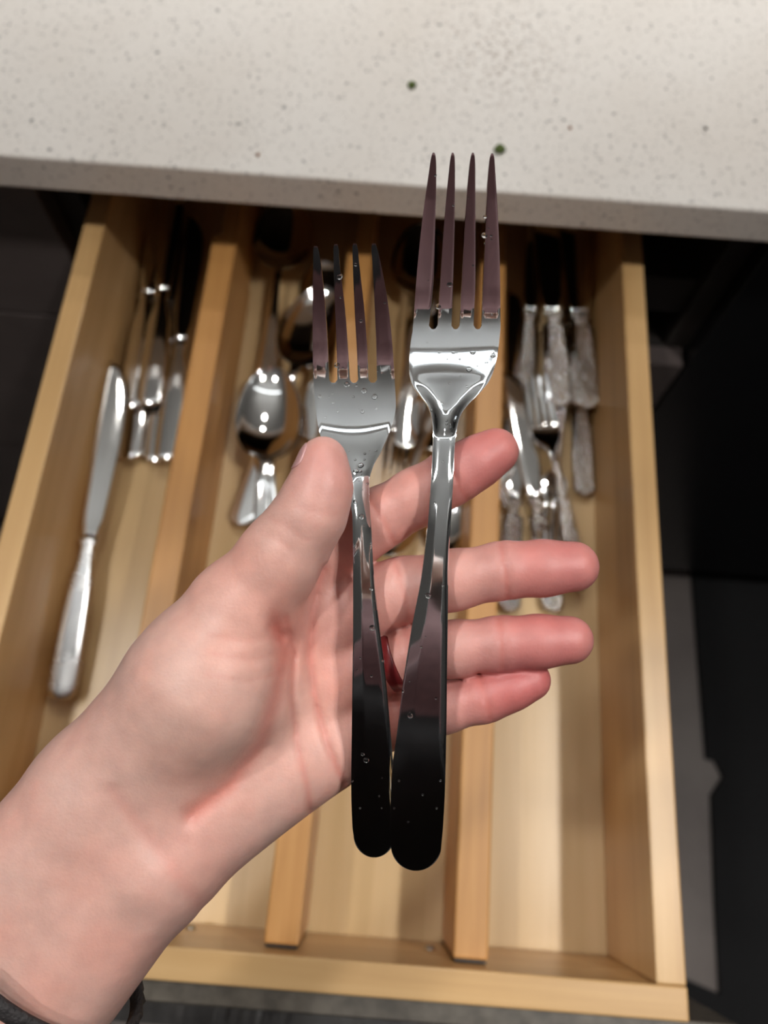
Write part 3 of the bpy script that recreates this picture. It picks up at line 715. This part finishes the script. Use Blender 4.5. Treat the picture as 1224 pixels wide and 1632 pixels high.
# ------------------------------------------------------------------ the rest of the person (off frame, seen in the reflections)
def blob(prims, lo, hi, h, k, it=2):
    g = Field(lo, hi, h)
    for a, b, r1, r2, sq in prims:
        a, b = np.array(a, float), np.array(b, float)
        C = g.coords((slice(None),)*3); X, Y, Z = C; s = np.array(sq, float)
        d = cone((X*s[0], Y*s[1], Z*s[2]), a*s, b*s, r1, r2)
        g.v = smin(g.v, d, k)
    P, Q = nets(g); return relax(P, Q, it), Q
LEAN = np.array([0, 0.05, 0.05])
def body(name, prims, lo, hi, h, k, mat):
    P, Q = blob(prims, lo, hi, h, k)
    me = bpy.data.meshes.new(name); me.from_pydata((P-PO).tolist(), [], Q.tolist()); me.update()
    return link(name, me, mat, person)
SH = [((-0.30, -0.35, 0.12), (-0.05, -0.35, 0.12), .115, .115, (1, 1, 1)), ((-0.29, -0.28, 0.36), (-0.06, -0.28, 0.36), .12, .12, (1, 1, 1)), ((-0.28, -0.25, 0.48), (-0.07, -0.25, 0.48), .115, .115, (1, 1, 1)),
      ((-0.36, -0.25, 0.575), (0.01, -0.25, 0.575), .062, .062, (1, 1, 1)), ((-0.175, -0.24, 0.58), (-0.175, -0.23, 0.65), .085, .066, (1, 1, 1)),
      ((-0.40, -0.25, 0.56), (-0.445, -0.16, 0.20), .062, .054, (1, 1, 1)), ((-0.445, -0.16, 0.20), (-0.345, -0.052, 0.168), .054, .047, (1, 1, 1)),
      ((0.05, -0.25, 0.56), (0.085, -0.28, 0.24), .062, .05, (1, 1, 1)), ((0.085, -0.28, 0.24), (0.07, -0.26, 0.05), .05, .04, (1, 1, 1))]
SH = [(tuple(np.array(a)+LEAN*(a[2] > .3)), tuple(np.array(b)+LEAN*(b[2] > .3)), r1, r2, q) for a, b, r1, r2, q in SH]
body('shirt', SH, (-.56, -.56, -.06), (.20, 0.02, .83), 0.011, 0.03, MAT['shirt'])
TR = [((-0.28, -0.35, 0.03), (-0.07, -0.35, 0.03), .118, .118, (1, 1, 1)), ((-0.265, -0.35, -0.02), (-0.275, -0.34, -0.42), .088, .064, (1, 1, 1)), ((-0.275, -0.34, -0.42), (-0.28, -0.37, -0.79), .064, .05, (1, 1, 1)),
      ((-0.085, -0.35, -0.02), (-0.075, -0.34, -0.42), .088, .064, (1, 1, 1)), ((-0.075, -0.34, -0.42), (-0.07, -0.37, -0.79), .064, .05, (1, 1, 1))]
body('trousers', TR, (-.45, -.55, -.86), (.10, -.18, .20), 0.013, 0.02, MAT['trousers'])
for sx in (-0.28, -0.07):
    body('shoe', [((sx, -0.38, -0.805), (sx, -0.27, -0.815), .042, .036, (1, 1, 1))], (sx-.08, -.45, -.87), (sx+.08, -.20, -.74), 0.008, 0.01, MAT['trousers'])
HD = [((-0.175, -0.33, 0.50), (-0.175, -0.31, 0.60), .052, .055, (1, 1, 1)), ((-0.175, -0.315, 0.69), (-0.175, -0.285, 0.68), .088, .078, (1, 1, 1)), ((-0.175, -0.255, 0.615), (-0.175, -0.245, 0.60), .048, .030, (1, 1, 1)),
      ((-0.175, -0.215, 0.665), (-0.175, -0.190, 0.640), .010, .013, (1, 1, 1)), ((-0.195, -0.212, 0.610), (-0.155, -0.212, 0.610), .010, .010, (1, 1, 1)),
      ((-0.268, -0.31, 0.66), (-0.268, -0.315, 0.69), .014, .018, (1, 1, 1)), ((-0.082, -0.31, 0.66), (-0.082, -0.315, 0.69), .014, .018, (1, 1, 1)), ((-0.21, -0.218, 0.700), (-0.14, -0.218, 0.700), .012, .012, (1, 1, 1))]
HD = [(tuple(np.array(a)+(0, .15, .17)), tuple(np.array(b)+(0, .15, .17)), r1, r2, q) for a, b, r1, r2, q in HD]
body('head', HD, (-.32, -.31, .63), (-.03, 0.01, .98), 0.006, 0.014, MAT['skin_plain'])
HR = [((-0.175, -0.345, 0.715), (-0.175, -0.320, 0.735), .100, .092, (1, 1, 1)), ((-0.255, -0.36, 0.69), (-0.27, -0.36, 0.52), .045, .040, (1, 1, 1)), ((-0.095, -0.36, 0.69), (-0.08, -0.36, 0.52), .045, .040, (1, 1, 1)), ((-0.175, -0.40, 0.69), (-0.175, -0.42, 0.50), .07, .06, (1, 1, 1))]
HR = [(tuple(np.array(a)+(0, .15, .17)), tuple(np.array(b)+(0, .15, .17)), r1, r2, q) for a, b, r1, r2, q in HR]
body('hair', HR, (-.36, -.39, .59), (.02, -.04, 1.03), 0.009, 0.02, MAT['hair'])
for sx in (-0.207, -0.143):
    bm = bmesh.new(); bmesh.ops.create_uvsphere(bm, u_segments=14, v_segments=10, radius=0.0125)
    o = bm_obj('eye', bm, MAT['trim_white'], person, True); o.location = tuple(np.array((sx, -0.066, 0.848))-PO)

# ------------------------------------------------------------------ cutlery in the drawer (local: y from the handle end to the head, z up)
def spoon(label, L=0.205, bl=0.068, bw=0.046, hw=0.0095, deep=0.0095, mh=None):
    root = tag(empty('spoon'), label, 'spoon'); yb = L-bl
    W_ = pchip([0.0, 0.012, 0.030, 0.07*L/.2, 0.12*L/.2, yb-0.006], [hw*.92, hw, hw*.96, hw*.62, .0034, .0032])
    ys = [0.0002]+[0.008*(1-math.cos(t)) for t in np.linspace(0.25, math.pi/2, 7)]+list(np.linspace(0.011, yb-0.004, 22))+[yb+bl*(1-math.cos(t))/2 for t in np.linspace(0.16, math.pi-0.06, 22)]
    P = []; nc = 13
    for y in ys:
        t = (y-yb)/bl
        if y < 0.008: hwid = W_(0.008)*math.sqrt(max(0.01, 1-((0.008-y)/0.008)**2))
        elif t <= 0: hwid = W_(y)
        else:
            e = bw/2*math.sqrt(max(0, 1-(2*t-1)**2))*(1.06-0.22*(t-0.4)); hwid = e if t > .12 else max(e, .0032)
        zc = np.interp(y, [0, .35*L, yb-.012, yb+.004, yb+bl*.3, L], [.0030, .0075, .0155, .0135, .0100, .0112]); dp = 0 if t < 0 else deep*max(0, 1-(2*t-1)**2)**0.8
        for k in range(nc):
            v = -1+2*k/(nc-1); P.append((hwid*v, y, zc-dp*(1-v*v)+(0.0 if t > 0 else -0.0008*v*v)))
    P = np.array(P); F = [[j*nc+k, j*nc+k+1, (j+1)*nc+k+1, (j+1)*nc+k] for j in range(len(ys)-1) for k in range(nc-1)]
    bm = solid(P, np.tile((0., 0., 1.), (len(P), 1)), 0.0016, F, 0.3, 2)
    split_mesh(bm, ['handle', 'bowl'], [mh or MAT['steel'], MAT['steel']], root, lambda c: 0 if c[1] < yb-0.004 else 1)
    return root
def loft(rows, n=20, p=2.6):
    bm = bmesh.new(); Ls = []
    for (y, xl, xr, z, th) in rows:
        c, a = (xl+xr)/2, (xr-xl)/2; L = []
        for k in range(n):
            t = 2*math.pi*k/n; ct, st = math.cos(t), math.sin(t)
            L.append(bm.verts.new((c+a*math.copysign(abs(ct)**(2/p), ct), y, z+th/2*math.copysign(abs(st)**(2/p), st))))
        Ls.append(L)
    for A, B in zip(Ls, Ls[1:]):
        for k in range(n): bm.faces.new([A[k], A[(k+1) % n], B[(k+1) % n], B[k]])
    bm.faces.new(Ls[0]); bm.faces.new(Ls[-1][::-1])
    bmesh.ops.recalc_face_normals(bm, faces=bm.faces[:]); return bm
def knife(label, L=0.235, mh=None, mb=None, hw=0.0085, flip=1):
    root = tag(empty('table_knife'), label, 'knife'); hb = L*0.44
    H = [(.0075*(1-math.cos(t)), -hw*math.sin(t), hw*math.sin(t), .0037, .0020+.0040*math.sin(t)) for t in (.14, .35, .6, .85, 1.1, 1.35, math.pi/2)] + [ (.035, -hw, hw, .0044, .0066), (.075, -hw*.86, hw*.86, .0052, .006), (hb-.014, -.0052, .0052, .0058, .0056), (hb-.006, -.0046, .0046, .006, .0052), (hb-.002, -.0066, .0066, .006, .0060), (hb+.001, -.0062, .0062, .006, .005)]
    B = [(hb+.0012, -.0050, .0054, .006, .0034), (hb+.006, -.0058, .0058, .006, .0026)]
    for t in np.linspace(.10, 1, 20):
        y = hb+(L-hb)*t; e = 1 if t < .60 else math.sqrt(max(.0, 1-((t-.60)/.402)**2.2)); g = min(1, (t/.55))**.8
        B.append((y, -.0064-.0026*g, -.0064-.0026*g+(.0128+.0066*g)*max(e, .05), .006, .0018-.0006*t))
    if flip < 0: B = [(y, -r, -l, z, t) for y, l, r, z, t in B]
    bm_obj('handle', loft(H), mh or MAT['steel_satin'], root, True); bm_obj('blade', loft(B, 14, 2.2), mb or MAT['steel'], root, True)
    return root
def fork(label, L=0.20, mh=None):
    root = tag(empty('fork'), label, 'fork'); u = L/1139.
    P2, F = fork_sheet(**LONG, rows_head=40, rows_tine=12, nt=3, ng=2)
    x, y, v = P2.T; ax = pchip([246, 525, 694, 1000, 1385], [737, 727, 708, 684, 662])
    h = bend([(240, -16), (400, -11), (480, -7), (520, 0), (575, 14), (660, 22), (720, 9), (800, 0), (1000, -4), (1390, -8)], 1385, 0.003, u)
    Q = np.column_stack([(x-ax(y))*u, (1385-y)*u, h(y)-0.0008*np.where(y > 700, v*v, -v*v)])
    Q[:, 0] *= -1; Q[:, 0] = -Q[:, 0]
    bm = solid(Q, np.tile((0., 0., 1.), (len(Q), 1)), 0.0019, F, 0.3, 2)
    yr, yn = (1385-520)*u, (1385-720)*u
    split_mesh(bm, ['handle', 'head', 'tines'], [mh or MAT['steel'], MAT['steel'], MAT['steel']], root, lambda c: 2 if c[1] > yr else (1 if c[1] > yn else 0))
    return root
def put(o, end, head, ze=0.0, zh=0.0, L=0.0, roll=0.0):
    """lay it on the drawer bottom along the line through two pixels of the photo, handle end first; heights in mm above the bottom.
    with a length L the second point is where the head ends, otherwise the first is where the handle ends"""
    a = pix_z(*end, -DEP+0.0008+ze/1000); b = pix_z(*head, -DEP+0.0008+zh/1000); d = b-a; d /= np.linalg.norm(d)
    if L: a = b-d*L
    xa = np.cross(d, (0, 0, 1)); xa /= np.linalg.norm(xa); za = np.cross(xa, d)
    m = Matrix((xa, d, za)).transposed().to_4x4() @ Matrix.Rotation(math.radians(roll), 4, 'Y'); m.translation = Vector(a); o.matrix_world = m
    return o
def again(src, label):
    o = copy_tree(src); o['label'] = label; return o
EM = MAT['steel_hammered']
def grp(g, *objs):
    for o in objs: o['group'] = g
# left bay: knives
k0 = put(knife('loose table knife with a bright blade lying along the left drawer side', 0.258, hw=0.0100), (97, 1116), (192, 597), 11, 23, roll=13)
kp = knife('', 0.240, mh=MAT['steel'], hw=0.0108)
put(kp, (206, 737), (242, 480), 3, 6); kp['label'] = 'left of the three knife handles whose ends lie level in the left bay'
k2 = put(again(kp, 'middle of the three knife handles whose ends lie level in the left bay'), (249, 742), (278, 480), 1, 4)
k3 = put(again(kp, 'right of the three knife handles, against the slanting divider'), (268, 738), (299, 480), 10, 10)
k4 = put(again(kp, 'knife lying farther back, nearest the left drawer side, its end beside the loose blade'), (212, 655), (238, 470), 13, 13)
k5 = put(again(kp, 'knife stacked farther back between the level knife handles'), (240, 650), (262, 470), 15, 15)
grp('knives in the left bay', k0, kp, k2, k3, k4, k5)
# middle bays: spoons and forks
s0 = put(spoon('large serving spoon at the back with a dark bowl under the worktop edge', 0.225, .074, .050, .0105, .011), (411, 700), (446, 446), 2, 7)
sp = spoon('', 0.215, .080, .0475)
put(sp, (404, 1010), (437, 597), 20, 22, .215); sp['label'] = 'topmost spoon of the nested pair, its bowl mirroring the ceiling lamps left of the thumb'
s2 = put(again(sp, 'spoon nested under the topmost one left of the thumb'), (430, 1005), (435, 600), 14, 16, .215)
s3 = put(again(sp, 'spoon with its bowl behind the tines of the shorter fork, handle slanting down left'), (372, 865), (522, 470), 6, 12, .215)
tp = spoon('', 0.165, .054, .036, .0075, .007)
put(tp, (493, 704), (512, 500), 1, 3); tp['label'] = 'teaspoon handle showing between the nested spoons and the shorter fork'
s5 = put(again(sp, 'spoon with its bright rounded handle end showing between the two held forks'), (645, 716), (664, 500), 13, 11)
s6 = put(again(tp, 'teaspoon with a dull dark bowl behind the neck of the longer fork'), (700, 480), (683, 728), 8, 8, .165)
s7 = put(again(tp, 'teaspoon lying crosswise, its bowl showing between index and middle finger'), (690, 650), (614, 893), 10, 8, .165)
s8 = put(again(tp, 'teaspoon by the divider, showing right of the longer fork below the index finger'), (705, 700), (711, 888), 0, 0, .165)
fp = fork('', 0.175)
put(fp, (652, 560), (626, 766), 3, 2, .175); fp['label'] = 'fork with dark tines showing above the index finger by the shorter fork'
grp('spoons in the middle bays', s0, sp, s2, s3, tp, s5, s6, s7, s8)
# right bay: embossed cutlery
r3 = put(knife('embossed knife with its blade behind the index fingertip and its end below the middle finger', 0.20, mh=EM, hw=0.0088), (881, 978), (826, 655), 2, 6)
r4 = put(fork('embossed fork with shining tines just right of the index fingertip', 0.178, mh=EM), (923, 944), (857, 640), 11, 13)
r1 = put(again(r3, 'embossed knife handle lying tight along the straight divider behind the index finger'), (807, 812), (817, 600), 2, 2)
r2 = put(again(r3, 'embossed knife handle whose end shows by the divider under the middle finger'), (809, 978), (815, 830), 1, 2)
r5 = put(again(r4, 'embossed fork lying the other way, tines toward the front of the drawer'), (900, 560), (878, 790), 5, 4)
r6 = put(again(r3, 'embossed knife handle nearest the right drawer side, its rounded end farthest forward there'), (930, 794), (917, 560), 3, 3)
r7 = put(again(r3, 'left of the two wide embossed handle ends at the back right of the drawer'), (890, 652), (878, 480), 13, 13)
r8 = put(again(r3, 'right of the two wide embossed handle ends at the back right of the drawer'), (934, 655), (920, 480), 15, 15)
r9 = put(again(r3, 'embossed handle at the back, left of the fork with shining tines'), (829, 648), (845, 480), 5, 6)
for o in (r7, r8): o.scale = (1.35, 1, 1)
grp('embossed cutlery in the right bay', r1, r2, r3, r4, r5, r6, r7, r8, r9)

# ------------------------------------------------------------------ crumbs on the worktop
def crumb(label, px, py, r, mat, seed):
    rng = random.Random(seed); bm = bmesh.new(); bmesh.ops.create_icosphere(bm, subdivisions=3, radius=r)
    for v in bm.verts:
        n = v.co.normalized(); v.co *= 1+0.16*math.sin(n.x*4+seed)*math.cos(n.y*5+seed*2)+rng.uniform(-.07, .07); v.co.z *= 0.6
    zmin = min(v.co.z for v in bm.verts)
    for v in bm.verts: v.co.z -= zmin
    p = pix_z(px, py, ZT); o = bm_obj('crumb', bm, mat, None, True); o.location = tuple(p); o.location.z = ZT
    return tag(o, label, 'crumb', 'crumbs on the worktop')
crumb('small green herb crumb in the middle of the white worktop', 656, 139, 0.0029, MAT['herb'], 1)
crumb('larger green herb crumb beside the tips of the longer fork', 796, 241, 0.0036, MAT['herb'], 2)
crumb('tiny orange crumb near the worktop edge at the left', 411, 248, 0.0013, MAT['spice'], 3)
crumb('tiny dark crumb far right on the worktop', 1124, 206, 0.0012, MAT['hair'], 5)
crumb('tiny orange crumb on the right half of the worktop', 908, 205, 0.0012, MAT['spice'], 4)
